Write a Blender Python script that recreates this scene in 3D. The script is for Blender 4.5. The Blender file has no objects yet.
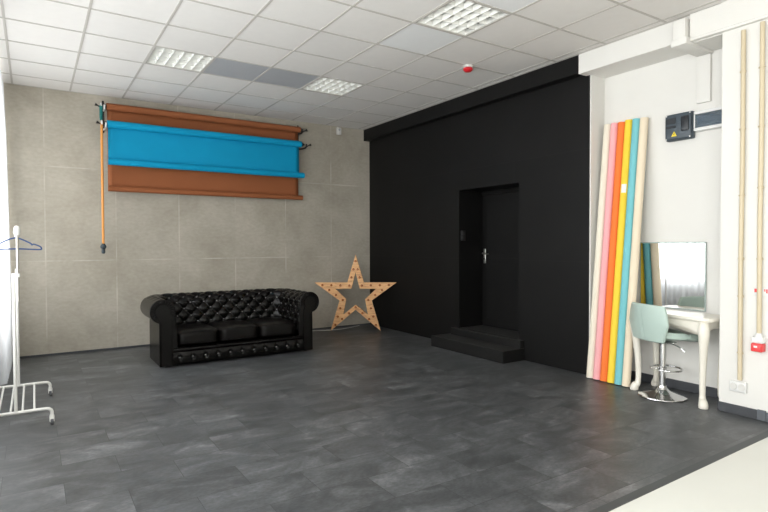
import bpy, bmesh, math, random
from mathutils import Vector, Matrix
random.seed(7)
PI = math.pi
S = bpy.context.scene
COL = S.collection

# ------------------------------------------------------------------ materials
def nodes_of(m):
    m.use_nodes = True
    nt = m.node_tree
    return nt, nt.nodes, nt.links, nt.nodes.get('Principled BSDF')

def mat(name, col, rough=.5, metal=0., spec=.5, noise=0., nscale=20., bump=0., bscale=None, coat=0., sheen=0.):
    m = bpy.data.materials.new(name)
    nt, N, L, B = nodes_of(m)
    B.inputs['Base Color'].default_value = (*col, 1)
    B.inputs['Roughness'].default_value = rough
    B.inputs['Metallic'].default_value = metal
    B.inputs['Specular IOR Level'].default_value = spec
    B.inputs['Coat Weight'].default_value = coat
    B.inputs['Sheen Weight'].default_value = sheen
    tc = N.new('ShaderNodeTexCoord')
    nz = N.new('ShaderNodeTexNoise')
    nz.inputs['Scale'].default_value = nscale
    nz.inputs['Detail'].default_value = 6
    L.new(tc.outputs['Object'], nz.inputs['Vector'])
    if noise:
        mx = N.new('ShaderNodeMix'); mx.data_type = 'RGBA'
        mx.inputs[6].default_value = (*[c*(1-noise) for c in col], 1)
        mx.inputs[7].default_value = (*[min(1, c*(1+noise)) for c in col], 1)
        L.new(nz.outputs['Fac'], mx.inputs[0])
        L.new(mx.outputs[2], B.inputs['Base Color'])
    if bump:
        n2 = N.new('ShaderNodeTexNoise'); n2.inputs['Scale'].default_value = bscale or nscale
        n2.inputs['Detail'].default_value = 5
        L.new(tc.outputs['Object'], n2.inputs['Vector'])
        b = N.new('ShaderNodeBump'); b.inputs['Strength'].default_value = bump
        b.inputs['Distance'].default_value = .01
        L.new(n2.outputs['Fac'], b.inputs['Height']); L.new(b.outputs[0], B.inputs['Normal'])
    return m

def ramp(N, pts):
    r = N.new('ShaderNodeValToRGB')
    e = r.color_ramp.elements
    e[0].position, e[0].color = pts[0][0], (*pts[0][1], 1)
    e[1].position, e[1].color = pts[-1][0], (*pts[-1][1], 1)
    for p, c in pts[1:-1]:
        x = e.new(p); x.color = (*c, 1)
    return r

def mixc(N, L, fac, a, b, mode='MIX'):
    mx = N.new('ShaderNodeMix'); mx.data_type = 'RGBA'; mx.blend_type = mode
    for i, v in ((0, fac), (6, a), (7, b)):
        if isinstance(v, (int, float)): mx.inputs[i].default_value = v
        elif isinstance(v, tuple): mx.inputs[i].default_value = (*v, 1)
        else: L.new(v, mx.inputs[i])
    return mx.outputs[2]

def floor_material():
    m = bpy.data.materials.new('slate_vinyl_tiles')
    nt, N, L, B = nodes_of(m)
    tc = N.new('ShaderNodeTexCoord')
    mp = N.new('ShaderNodeMapping'); mp.inputs['Location'].default_value = (-.13, 0.0, 0)
    L.new(tc.outputs['Object'], mp.inputs['Vector'])
    br = N.new('ShaderNodeTexBrick')
    br.inputs['Scale'].default_value = 1
    br.inputs['Brick Width'].default_value = .6
    br.inputs['Row Height'].default_value = .3
    br.inputs['Mortar Size'].default_value = .002
    br.inputs['Mortar Smooth'].default_value = .2
    br.inputs['Color1'].default_value = (0, 0, 0, 1)
    br.inputs['Color2'].default_value = (1, 1, 1, 1)
    br.inputs['Mortar'].default_value = (.5, .5, .5, 1)
    br.offset = .5
    L.new(mp.outputs[0], br.inputs['Vector'])
    # every tile samples its own piece of the slate pattern
    sep = N.new('ShaderNodeVectorMath'); sep.operation = 'MULTIPLY'
    L.new(br.outputs['Color'], sep.inputs[0]); sep.inputs[1].default_value = (37, 19, 11)
    add = N.new('ShaderNodeVectorMath'); add.operation = 'ADD'
    L.new(mp.outputs[0], add.inputs[0]); L.new(sep.outputs[0], add.inputs[1])
    m2 = N.new('ShaderNodeMapping'); m2.inputs['Scale'].default_value = (1.7, 2.8, 1)
    L.new(add.outputs[0], m2.inputs['Vector'])
    n1 = N.new('ShaderNodeTexNoise'); n1.inputs['Scale'].default_value = 1.7
    n1.inputs['Detail'].default_value = 7; n1.inputs['Roughness'].default_value = .62
    n1.inputs['Distortion'].default_value = .7
    L.new(m2.outputs[0], n1.inputs['Vector'])
    r1 = ramp(N, [(.28, (.042, .0445, .0465)), (.46, (.066, .069, .072)), (.59, (.095, .099, .103)), (.76, (.185, .19, .196))])
    L.new(n1.outputs['Fac'], r1.inputs[0])
    n2 = N.new('ShaderNodeTexNoise'); n2.inputs['Scale'].default_value = 24
    n2.inputs['Detail'].default_value = 5
    L.new(m2.outputs[0], n2.inputs['Vector'])
    r2 = ramp(N, [(.3, (.74, .74, .74)), (.7, (1.28, 1.28, 1.28))])
    L.new(n2.outputs['Fac'], r2.inputs[0])
    c = mixc(N, L, 1., r1.outputs[0], r2.outputs[0], 'MULTIPLY')
    r3 = ramp(N, [(0, (.85, .85, .85)), (1, (1.15, 1.15, 1.15))])
    L.new(br.outputs['Color'], r3.inputs[0])
    c = mixc(N, L, 1., c, r3.outputs[0], 'MULTIPLY')
    c = mixc(N, L, br.outputs['Fac'], c, (.036, .037, .038))
    L.new(c, B.inputs['Base Color'])
    rr = N.new('ShaderNodeMapRange'); rr.inputs[3].default_value = .33; rr.inputs[4].default_value = .5
    L.new(n2.outputs['Fac'], rr.inputs[0]); L.new(rr.outputs[0], B.inputs['Roughness'])
    B.inputs['Specular IOR Level'].default_value = .5
    b = N.new('ShaderNodeBump'); b.inputs['Strength'].default_value = .12; b.inputs['Distance'].default_value = .004
    inv = N.new('ShaderNodeMath'); inv.operation = 'SUBTRACT'
    L.new(n1.outputs['Fac'], inv.inputs[0]); L.new(br.outputs['Fac'], inv.inputs[1])
    L.new(inv.outputs[0], b.inputs['Height']); L.new(b.outputs[0], B.inputs['Normal'])
    return m

def concrete_material():
    m = bpy.data.materials.new('concrete_panels')
    nt, N, L, B = nodes_of(m)
    tc = N.new('ShaderNodeTexCoord')
    sp = N.new('ShaderNodeSeparateXYZ'); L.new(tc.outputs['Object'], sp.inputs[0])
    cb = N.new('ShaderNodeCombineXYZ')
    L.new(sp.outputs['X'], cb.inputs['X']); L.new(sp.outputs['Z'], cb.inputs['Y'])
    mp = N.new('ShaderNodeMapping'); mp.inputs['Location'].default_value = (-.13, -.0, 0)
    L.new(cb.outputs[0], mp.inputs['Vector'])
    br = N.new('ShaderNodeTexBrick'); br.offset = 0.
    for k, v in (('Scale', 1), ('Brick Width', .795), ('Row Height', 1.178), ('Mortar Size', .011), ('Mortar Smooth', 1.)):
        br.inputs[k].default_value = v
    br.inputs['Color1'].default_value = (0, 0, 0, 1); br.inputs['Color2'].default_value = (1, 1, 1, 1)
    br.inputs['Mortar'].default_value = (.5, .5, .5, 1)
    L.new(mp.outputs[0], br.inputs['Vector'])
    n1 = N.new('ShaderNodeTexNoise'); n1.inputs['Scale'].default_value = 1.3; n1.inputs['Detail'].default_value = 8
    n1.inputs['Roughness'].default_value = .65; n1.inputs['Distortion'].default_value = .3
    L.new(cb.outputs[0], n1.inputs['Vector'])
    r1 = ramp(N, [(.3, (.355, .322, .262)), (.5, (.43, .395, .33)), (.7, (.50, .46, .39))])
    L.new(n1.outputs['Fac'], r1.inputs[0])
    m3 = N.new('ShaderNodeMapping'); m3.inputs['Scale'].default_value = (3.5, 6, 1)
    L.new(cb.outputs[0], m3.inputs['Vector'])
    n2 = N.new('ShaderNodeTexNoise'); n2.inputs['Scale'].default_value = 5; n2.inputs['Detail'].default_value = 7
    L.new(m3.outputs[0], n2.inputs['Vector'])
    r2 = ramp(N, [(.3, (.94, .94, .94)), (.7, (1.06, 1.06, 1.06))]); L.new(n2.outputs['Fac'], r2.inputs[0])
    c = mixc(N, L, 1., r1.outputs[0], r2.outputs[0], 'MULTIPLY')
    r3 = ramp(N, [(0, (.95, .95, .95)), (1, (1.04, 1.04, 1.04))]); L.new(br.outputs['Color'], r3.inputs[0])
    c = mixc(N, L, 1., c, r3.outputs[0], 'MULTIPLY')
    # pale filler smeared unevenly along the panel joints
    n3 = N.new('ShaderNodeTexNoise'); n3.inputs['Scale'].default_value = 2.2; n3.inputs['Detail'].default_value = 4
    L.new(cb.outputs[0], n3.inputs['Vector'])
    r4 = ramp(N, [(.42, (.0, .0, .0)), (.66, (.75, .75, .75))]); L.new(n3.outputs['Fac'], r4.inputs[0])
    mu = N.new('ShaderNodeMath'); mu.operation = 'MULTIPLY'
    L.new(br.outputs['Fac'], mu.inputs[0]); L.new(r4.outputs[0], mu.inputs[1])
    c = mixc(N, L, mu.outputs[0], c, (.66, .63, .56))
    L.new(c, B.inputs['Base Color'])
    B.inputs['Roughness'].default_value = .8; B.inputs['Specular IOR Level'].default_value = .25
    b = N.new('ShaderNodeBump'); b.inputs['Strength'].default_value = .15; b.inputs['Distance'].default_value = .006
    L.new(n2.outputs['Fac'], b.inputs['Height']); L.new(b.outputs[0], B.inputs['Normal']); b.inputs['Strength'].default_value = .07
    return m

def black_wall_material():
    m = bpy.data.materials.new('black_painted_boards')
    nt, N, L, B = nodes_of(m)
    tc = N.new('ShaderNodeTexCoord')
    sp = N.new('ShaderNodeSeparateXYZ'); L.new(tc.outputs['Object'], sp.inputs[0])
    cb = N.new('ShaderNodeCombineXYZ')
    L.new(sp.outputs['Y'], cb.inputs['X']); L.new(sp.outputs['Z'], cb.inputs['Y'])
    br = N.new('ShaderNodeTexBrick'); br.offset = 0.5
    for k, v in (('Scale', 1), ('Brick Width', 2.3), ('Row Height', 1.18), ('Mortar Size', .003), ('Mortar Smooth', .8)):
        br.inputs[k].default_value = v
    br.inputs['Color1'].default_value = (.0045, .0044, .0043, 1); br.inputs['Color2'].default_value = (.0062, .006, .0059, 1)
    br.inputs['Mortar'].default_value = (.014, .0135, .013, 1)
    L.new(cb.outputs[0], br.inputs['Vector'])
    n2 = N.new('ShaderNodeTexNoise'); n2.inputs['Scale'].default_value = 2.5; n2.inputs['Detail'].default_value = 6
    L.new(cb.outputs[0], n2.inputs['Vector'])
    r2 = ramp(N, [(.3, (.8, .8, .8)), (.7, (1.2, 1.2, 1.2))]); L.new(n2.outputs['Fac'], r2.inputs[0])
    L.new(mixc(N, L, 1., br.outputs['Color'], r2.outputs[0], 'MULTIPLY'), B.inputs['Base Color'])
    B.inputs['Roughness'].default_value = .55; B.inputs['Specular IOR Level'].default_value = .2
    return m

def curtain_material():
    m = bpy.data.materials.new('sheer_voile')
    nt, N, L, B = nodes_of(m)
    out = [n for n in N if n.type == 'OUTPUT_MATERIAL'][0]
    tr = N.new('ShaderNodeBsdfTransparent'); tl = N.new('ShaderNodeBsdfTranslucent'); df = N.new('ShaderNodeBsdfDiffuse')
    tl.inputs[0].default_value = (.95, .97, 1, 1); df.inputs[0].default_value = (.88, .9, .93, 1)
    a = N.new('ShaderNodeMixShader'); a.inputs[0].default_value = .5
    L.new(tl.outputs[0], a.inputs[1]); L.new(df.outputs[0], a.inputs[2])
    b = N.new('ShaderNodeMixShader'); b.inputs[0].default_value = .7
    L.new(tr.outputs[0], b.inputs[1]); L.new(a.outputs[0], b.inputs[2])
    L.new(b.outputs[0], out.inputs['Surface'])
    return m

def glass_material(name, tint, fac=.12):
    m = bpy.data.materials.new(name)
    nt, N, L, B = nodes_of(m)
    out = [n for n in N if n.type == 'OUTPUT_MATERIAL'][0]
    tr = N.new('ShaderNodeBsdfTransparent'); tr.inputs[0].default_value = (*tint, 1)
    gl = N.new('ShaderNodeBsdfGlossy'); gl.inputs['Roughness'].default_value = .03
    a = N.new('ShaderNodeMixShader'); a.inputs[0].default_value = fac
    L.new(tr.outputs[0], a.inputs[1]); L.new(gl.outputs[0], a.inputs[2]); L.new(a.outputs[0], out.inputs['Surface'])
    return m

def wood_material():
    m = bpy.data.materials.new('pale_pine_plywood')
    nt, N, L, B = nodes_of(m)
    tc = N.new('ShaderNodeTexCoord')
    mp = N.new('ShaderNodeMapping'); mp.inputs['Scale'].default_value = (3, 3, 22)
    L.new(tc.outputs['Object'], mp.inputs['Vector'])
    n = N.new('ShaderNodeTexNoise'); n.inputs['Scale'].default_value = 2.2; n.inputs['Detail'].default_value = 5
    n.inputs['Distortion'].default_value = 1
    L.new(mp.outputs[0], n.inputs['Vector'])
    r = ramp(N, [(.3, (.52, .25, .10)), (.55, (.76, .42, .18)), (.75, (.86, .53, .26))])
    L.new(n.outputs['Fac'], r.inputs[0]); L.new(r.outputs[0], B.inputs['Base Color'])
    B.inputs['Roughness'].default_value = .55
    return m

M = dict(
    floor=floor_material(), concrete=concrete_material(), black=black_wall_material(),
    voile=curtain_material(), glass=glass_material('window_glass', (.96, .98, .98)),
    lens=glass_material('smoky_blue_lens', (.55, .68, .76), .16),
    wood=wood_material(),
    white=mat('white_wall_paint', (.735, .722, .69), .65, spec=.3, noise=.02, nscale=3, bump=.04, bscale=60),
    whitefloor=mat('white_floor_paint', (.72, .72, .67), .45, noise=.02, nscale=4),
    tile=mat('mineral_ceiling_tile', (.735, .715, .69), .9, spec=.1, noise=.03, nscale=14, bump=.05, bscale=200),
    tile2=mat('newer_ceiling_tile', (.76, .765, .765), .9, spec=.1, noise=.02, nscale=14),
    tile3=mat('paler_ceiling_tile', (.745, .722, .695), .9, spec=.1, noise=.03, nscale=14),  # slightly paler than the base tile; right-hand columns and scattered cells
    greytile=mat('grey_ceiling_tile', (.40, .41, .43), .8, spec=.15, noise=.04, nscale=6),
    grid=mat('ceiling_grid_metal', (.50, .475, .44), .6, spec=.3, noise=.03),
    riser=mat('black_step_paint', (.007, .0068, .0066), .55, spec=.3, noise=.3, nscale=9),
    step=mat('lighter_black_step_top', (.03, .0295, .0285), .5, spec=.4, noise=.45, nscale=9),  # step tops, a lighter black than the risers
    base=mat('dark_grey_skirting', (.05, .053, .06), .5, noise=.08, nscale=8),
    strip=mat('dark_grey_edge_strip', (.055, .06, .062), .5, noise=.1, nscale=9),
    basecap=mat('grey_skirting_end', (.11, .12, .135), .45, noise=.05),
    leather=mat('black_leather', (.003, .0026, .0024), .27, spec=.24, noise=.2, nscale=30, bump=.04, bscale=60),
    leather2=mat('black_leather_cushion', (.0042, .0035, .0032), .3, spec=.24, noise=.2, nscale=20, bump=.12, bscale=30),
    lbutton=mat('glossy_black_button', (.006, .005, .005), .18, spec=.9, noise=.1, coat=.6),
    brown=mat('brown_paper', (.31, .105, .042), .75, spec=.2, noise=.05, nscale=5),
    blue=mat('bright_blue_paper', (.003, .30, .53), .7, spec=.2, noise=.03, nscale=5),
    pblack=mat('black_plastic', (.012, .012, .014), .4, noise=.1),
    pwhite=mat('white_plastic', (.75, .75, .74), .4, noise=.02),
    teal=mat('teal_plastic', (.0, .16, .15), .4, noise=.05),
    orange=mat('orange_plastic', (.66, .27, .05), .45, noise=.05),
    weight=mat('dark_slate_plastic', (.03, .045, .055), .5, noise=.05),
    bulb=mat('amber_glass_bulb', (.42, .13, .035), .2, spec=.6, noise=.1),
    wcable=mat('white_cable', (.62, .62, .60), .5, noise=.03),
    steel=mat('polished_chrome', (.78, .78, .78), .09, metal=1, noise=.03),
    satin=mat('brushed_steel', (.62, .60, .57), .3, metal=1, noise=.05),
    rackw=mat('white_powder_coat', (.78, .77, .73), .35, noise=.03),
    tyre=mat('grey_caster_tyre', (.12, .12, .13), .5, noise=.05),
    hanger=mat('navy_blue_plastic', (.03, .075, .22), .35, noise=.04),
    ccream=mat('ivory_paper', (.80, .74, .62), .75, spec=.2, noise=.03, nscale=6),
    ccream2=mat('vanilla_paper', (.80, .69, .53), .75, spec=.2, noise=.03, nscale=6),
    cpink=mat('rose_pink_paper', (.86, .42, .44), .75, spec=.2, noise=.03, nscale=6),
    corange=mat('orange_paper', (.86, .20, .045), .75, spec=.2, noise=.03, nscale=6),
    cyellow=mat('yellow_paper', (.90, .62, .06), .75, spec=.2, noise=.03, nscale=6),
    cteal=mat('turquoise_paper', (.19, .52, .57), .75, spec=.2, noise=.03, nscale=6),
    card=mat('brown_cardboard_core', (.35, .22, .12), .8, noise=.05),
    label=mat('white_paper_label', (.8, .8, .76), .6, noise=.02),
    ivory=mat('ivory_lacquer', (.80, .765, .68), .32, noise=.03, nscale=6),
    mirror=mat('mirror_silver', (.93, .94, .94), .01, metal=1),
    mirroredge=mat('mirror_edge_glass', (.35, .42, .40), .2, noise=.02),
    mint=mat('pale_mint_leatherette', (.44, .55, .50), .5, noise=.04, nscale=12, bump=.05, bscale=90),
    dbox=mat('dark_blue_grey_plastic', (.055, .073, .09), .4, noise=.08),
    dbox2=mat('charcoal_plastic', (.02, .024, .03), .35, noise=.08),
    dwin=mat('slate_blue_metal', (.15, .23, .29), .35, noise=.3, nscale=9),
    yellow=mat('warning_yellow', (.80, .62, .03), .5, noise=.02),
    red=mat('red_plastic', (.62, .02, .03), .35, noise=.05),
    red2=mat('bright_red_plastic', (.75, .06, .06), .35, noise=.05),
    conduit=mat('beige_pvc_pipe', (.62, .53, .37), .45, noise=.04, nscale=6),
    louvre=mat('glossy_white_louvre', (.86, .86, .82), .22, spec=.7, noise=.02),
    reflector=mat('bright_aluminium_reflector', (.93, .93, .90), .3, metal=.4, noise=.03),
    tube=mat('unlit_fluorescent_tube', (.88, .88, .86), .25, noise=.02),
    dark=mat('dark_lamp_holder', (.05, .05, .045), .5, noise=.05),
    sensor=mat('off_white_plastic', (.66, .65, .62), .5, noise=.03),
    slot=mat('black_slot', (.02, .02, .02), .5, noise=.05),
)

# ------------------------------------------------------------------ mesh helpers
def link(name, bm, m, parent=None, smooth=False, mats=None, loc=None):
    bmesh.ops.recalc_face_normals(bm, faces=bm.faces)
    me = bpy.data.meshes.new(name); bm.to_mesh(me); bm.free()
    for x in (mats or [m]): me.materials.append(x)
    if smooth:
        me.polygons.foreach_set('use_smooth', [True]*len(me.polygons))
        if smooth != 'all':
            me.set_sharp_from_angle(angle=math.radians(38))
    o = bpy.data.objects.new(name, me); COL.objects.link(o)
    if parent: o.parent = parent
    if loc: o.location = loc
    return o

def box(bm, x0, x1, y0, y1, z0, z1, bev=0., seg=2, mi=0):
    r = bmesh.ops.create_cube(bm, size=1)
    vs = r['verts']
    for v in vs:
        v.co = Vector(((x0+x1)/2+v.co.x*(x1-x0), (y0+y1)/2+v.co.y*(y1-y0), (z0+z1)/2+v.co.z*(z1-z0)))
    fs = set(f for v in vs for f in v.link_faces)
    for f in fs: f.material_index = mi
    if bev:
        es = list(set(e for v in vs for e in v.link_edges))
        bmesh.ops.bevel(bm, geom=es, offset=bev, segments=seg, affect='EDGES', profile=.5)

def tube(bm, pts, r, seg=12, cap=True, closed=False, mi=0):
    pts = [Vector(p) for p in pts]; n = len(pts)
    rs = r if isinstance(r, (list, tuple)) else [r]*n
    rings = []; up = None
    for i, p in enumerate(pts):
        if closed: t = pts[(i+1) % n]-pts[i-1]
        else: t = pts[min(i+1, n-1)]-pts[max(i-1, 0)]
        t.normalize()
        if up is None:
            up = t.orthogonal().normalized()
        up = (up-t*up.dot(t)).normalized()
        w = t.cross(up)
        rings.append([bm.verts.new(p+rs[i]*(math.cos(a)*up+math.sin(a)*w)) for a in [2*PI*k/seg for k in range(seg)]])
    m = n if closed else n-1
    for i in range(m):
        a, b = rings[i], rings[(i+1) % n]
        for k in range(seg):
            f = bm.faces.new((a[k], a[(k+1) % seg], b[(k+1) % seg], b[k])); f.material_index = mi
    if cap and not closed:
        bm.faces.new(rings[0][::-1]).material_index = mi; bm.faces.new(rings[-1]).material_index = mi

def lathe(bm, prof, c=(0, 0, 0), seg=40, axis='Z', mi=0):
    rings = []
    for r, z in prof:
        ring = []
        for k in range(seg):
            a = 2*PI*k/seg
            p = (r*math.cos(a), r*math.sin(a), z)
            if axis == 'X': p = (z, p[0], p[1])
            if axis == 'Y': p = (p[0], z, p[1])
            ring.append(bm.verts.new(Vector(c)+Vector(p)))
        rings.append(ring)
    for a, b in zip(rings, rings[1:]):
        for k in range(seg):
            bm.faces.new((a[k], a[(k+1) % seg], b[(k+1) % seg], b[k])).material_index = mi
    for ring, (r, z) in ((rings[0], prof[0]), (rings[-1], prof[-1])):
        if r > 1e-5: bm.faces.new(ring).material_index = mi
    bmesh.ops.remove_doubles(bm, verts=[v for q in rings for v in q], dist=1e-6)

def prism(bm, poly, f, t0, t1):
    """poly 2D, f(a,b,t)->3D"""
    A = [bm.verts.new(f(a, b, t0)) for a, b in poly]
    B = [bm.verts.new(f(a, b, t1)) for a, b in poly]
    n = len(poly)
    for i in range(n): bm.faces.new((A[i], A[(i+1) % n], B[(i+1) % n], B[i]))
    fa = bm.faces.new(A); fb = bm.faces.new(B)
    bmesh.ops.triangulate(bm, faces=[fa, fb])

def spline(pts, n=8):
    """Catmull-Rom through the points"""
    P = [Vector(p) for p in pts]; P = [2*P[0]-P[1]]+P+[2*P[-1]-P[-2]]
    out = []
    for i in range(1, len(P)-2):
        for k in range(n):
            t = k/n
            a, b, c, d = P[i-1], P[i], P[i+1], P[i+2]
            out.append(.5*((2*b)+(c-a)*t+(2*a-5*b+4*c-d)*t*t+(3*b-a-3*c+d)*t**3))
    out.append(P[-2]); return out

def thing(name, label, cat, loc=(0, 0, 0), rz=0, group=None):
    o = bpy.data.objects.new(name, None); COL.objects.link(o)
    o.location = loc; o.rotation_euler = (0, 0, rz); o.empty_display_size = .1
    o['label'] = label; o['category'] = cat
    if group: o['group'] = group
    return o

def tag(o, label, cat, group=None):
    o['label'] = label; o['category'] = cat
    if group: o['group'] = group
    return o

def struct(name, bm, m, smooth=False, mats=None):
    o = link(name, bm, m, None, smooth, mats); o['kind'] = 'structure'; return o

def NB(): return bmesh.new()

# ------------------------------------------------------------------ room numbers
YB = 7.917      # back wall
XB = 4.845       # black wall face
XR = 5.08       # recessed white wall face
XP = 4.72       # white pier face
XL = -.62       # window wall
YF = -4.0       # wall behind the photographer
ZC = 3.315      # ceiling
DY0, DY1, DZ0, DZ1, DX = 4.52, 5.595, .235, 2.10, 5.265

# floor
b = NB(); box(b, XL-.2, 5.5, 1.64, YB+.2, -.1, -.0005); struct('floor', b, M['floor'])
ye = lambda x: 1.674+.0195*(x-2.446)      # the edge between the two floors is not quite parallel to the back wall
b = NB(); prism(b, [(XL-.2, YF-.2), (5.5, YF-.2), (5.5, ye(5.5)), (XL-.2, ye(XL-.2))], lambda a, c, z: (a, c, z), -.1, 0); struct('floor', b, M['whitefloor'])
b = NB(); prism(b, [(XL-.2, ye(XL-.2)), (XP, ye(XP)), (XP, ye(XP)+.055), (XL-.2, ye(XL-.2)+.055)], lambda a, c, z: (a, c, z), -.08, .0025); struct('trim_1', b, M['strip'])

# walls
b = NB(); box(b, XL-.2, 5.5, YB, YB+.2, 0, ZC+.2); struct('wall_back', b, M['concrete'])
b = NB(); box(b, XL-.2, 5.5, YF-.2, YF, 0, ZC+.2); struct('wall_front', b, M['white'])
b = NB()
box(b, XB, 5.5, DY1, YB, 0, ZC)
box(b, XB, 5.5, 3.56, DY0, 0, ZC)
box(b, XB, 5.5, DY0, DY1, DZ1, ZC)
box(b, XB, 5.5, DY0, DY1, 0, DZ0)
box(b, DX+.06, 5.5, DY0, DY1, DZ0, DZ1)
struct('wall_right', b, M['black'])
# the wall behind the rolls and vanity, its return beside the black wall, and the pier
b = NB()
box(b, XR, 5.5, 2.2, 3.545, 0, ZC)
struct('wall_right', b, M['white'])
b = NB(); box(b, XB+.012, 5.5, 3.545, 3.56, 0, ZC); struct('wall_right', b, M['white'])
b = NB(); box(b, XP, 5.5, YF, 2.215, 0, ZC); struct('wall_right', b, M['white'])
b = NB(); box(b, 4.73, XB+.02, 3.60, YB, 3.125, ZC+.01, .004, 1); struct('trim_2', b, M['black'])
b = NB(); box(b, 4.72, XR+.02, 2.215, 3.60, 3.112, ZC+.01, .004, 1)
box(b, 4.695, 4.73, YF, 2.47, 3.10, ZC+.01, .006, 1); box(b, 4.68, 4.73, YF, 2.47, 3.08, 3.105, .006, 2)
struct('trim_3', b, M['white'])

# left wall with windows
wins = [(-2.75, -.45), (-.1, 2.2), (2.55, 4.85), (5.2, 7.5)]
WZ0, WZ1 = .6, 2.92
b = NB()
box(b, XL-.2, XL, YF, YB, 0, WZ0); box(b, XL-.2, XL, YF, YB, WZ1, ZC)
ys = [YF]+[v for w in wins for v in w]+[YB]
for i in range(0, len(ys), 2): box(b, XL-.2, XL, ys[i], ys[i+1], WZ0, WZ1)
struct('wall_left', b, M['white'])
for i, (a, c) in enumerate(wins):
    b = NB(); t = .06
    for q in ((a, c, WZ0, WZ0+t), (a, c, WZ1-t, WZ1)): box(b, XL-.16, XL-.09, q[0], q[1], q[2], q[3], .006, 1)
    for q in (a, (a+c)/2-t/2, c-t): box(b, XL-.16, XL-.09, q, q+t, WZ0+t, WZ1-t, .006, 1)
    w = struct('window_%d' % (i+1), b, M['pwhite'])
    g = NB(); box(g, XL-.13, XL-.12, a+t, c-t, WZ0+t, WZ1-t); link('window_pane', g, M['glass'], w)
    s = NB(); box(s, XL-.1, XL+.05, a-.05, c+.05, WZ0-.035, WZ0, .006, 2); link('window_sill', s, M['pwhite'], w)

# skirtings
b = NB(); box(b, XL, XB, YB-.01, YB, 0, .022, .002, 1); struct('baseboard_back', b, M['base'])
b = NB(); box(b, XR-.014, XR, 2.215, 3.52, 0, .085, .003, 1)
box(b, XP-.016, XP, 1.93, 2.215, 0, .075, .003, 1); box(b, XP, XR, 2.215, 2.229, 0, .08, .003, 1)
struct('baseboard_right', b, M['base'])
b = NB(); box(b, XP-.02, XP, 1.87, 1.93, 0, .08, .004, 2); box(b, XP-.016, XP, YF, 1.87, 0, .07, .003, 1)
struct('baseboard_right', b, M['basecap'])

# ceiling
X0, Y0 = -.182, 8.069
b = NB()
xs = [XL-.2]+[X0+.6*k for k in range(0, 9)]+[4.75]
yy = [YB]+[Y0-.6*r for r in range(1, 21)]+[YF]
FIX = {(2, 3), (5, 3), (5, 7), (2, 11), (5, 11), (2, 15), (5, 15)}      # cell = column c..c+1, rows r..r+1
for ci in range(len(xs)-1):
    for ri in range(len(yy)-1):
        c, r = ci-1, ri
        if (c, r) in FIX: continue
        mi = 0
        if (c, r) in ((3, 3), (4, 3)): mi = 1
        elif (c, r) in ((5, 6), (5, 8)): mi = 2
        elif c >= 6 or random.random() < .2: mi = 3
        x0, x1, y1, y0 = xs[ci], xs[ci+1], yy[ri], yy[ri+1]
        vs = [b.verts.new((x, y, ZC)) for x, y in ((x0, y0), (x1, y0), (x1, y1), (x0, y1))]
        b.faces.new(vs).material_index = mi
bmesh.ops.remove_doubles(b, verts=b.verts, dist=1e-5)
box(b, XL-.2, 5.5, YF-.2, YB+.2, ZC+.25, ZC+.35)
box(b, 4.75, 5.5, YF-.2, YB+.2, ZC, ZC+.25)
struct('ceiling', b, None, mats=[M['tile'], M['greytile'], M['tile2'], M['tile3']])
b = NB(); w = .010
for x in xs[1:-1]: box(b, x-w, x+w, YF, YB, ZC-.004, ZC+.004)
for y in yy[1:-1]: box(b, XL, 4.73, y-w, y+w, ZC-.0045, ZC+.0035)
box(b, XL, 4.73, YB-.02, YB, ZC-.004, ZC+.002); box(b, 4.705, 4.73, 3.60, YB-.02, ZC-.004, ZC+.002)
box(b, 4.695, 4.72, 2.215, 3.60, ZC-.004, ZC+.002)
struct('trim_4', b, M['grid'])

# door in its recess
b = NB(); box(b, DX, DX+.055, DY0+.05, DY1-.002, DZ0+.004, DZ1-.05, .003, 1)
box(b, DX-.004, DX, DY0+.14, DY1-.1, DZ0+.12, DZ0+.9, .003, 1); box(b, DX-.004, DX, DY0+.14, DY1-.1, DZ0+1.02, DZ1-.15, .003, 1)
door = struct('door_1', b, M['black'])
b = NB(); box(b, DX-.02, DX+.055, DY0, DY0+.05, DZ0, DZ1, .004, 1); box(b, DX-.02, DX+.055, DY0+.05, DY1, DZ1-.05, DZ1, .004, 1)
link('door_frame', b, M['black'], door)
b = NB(); yh = 5.535
box(b, DX-.014, DX-.004, yh-.022, yh+.022, 1.105, 1.31, .006, 3)
hp = link('handle_plate', b, M['satin'], door, True)
b = NB(); tube(b, spline([(DX-.01, yh, 1.245), (DX-.045, yh, 1.245), (DX-.055, yh-.02, 1.243), (DX-.055, yh-.115, 1.237)], 5), .0105, 10)
link('door_lever', b, M['satin'], hp, True)
b = NB(); lathe(b, [(0, -.012), (.014, -.012), (.016, 0)], (DX-.014, yh, 1.17), 16, 'X'); link('lock_cylinder', b, M['steel'], hp, True)
# steps
b = NB(); box(b, 4.49, XB, 4.428, 5.76, 0, .142, .006, 2)
def step_faces(b):
    b.normal_update()
    for f in b.faces: f.material_index = 1 if f.normal.z > .7 else 0  # upward faces get the lighter black, all others the riser black
step_faces(b); struct('trim_5', b, None, mats=[M['riser'], M['step']])
b = NB(); box(b, 4.775, XB+.005, 4.435, 5.69, .142, .235, .004, 1); box(b, XB, DX, DY0, DY1, DZ0-.004, DZ0+.003)
step_faces(b); struct('trim_6', b, None, mats=[M['riser'], M['step']])
# black switch on the jamb
b = NB(); box(b, 4.87, 4.95, DY1-.012, DY1-.0005, 1.42, 1.56, .004, 2)
o = tag(link('light_switch', b, M['pblack'], None, True), 'black double switch plate on the dark side of the door recess', 'switch')
for z in (1.455, 1.525):
    b = NB(); box(b, 4.88, 4.94, DY1-.018, DY1-.011, z-.028, z+.028, .003, 2); link('rocker', b, M['slot'], o, True)

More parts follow.
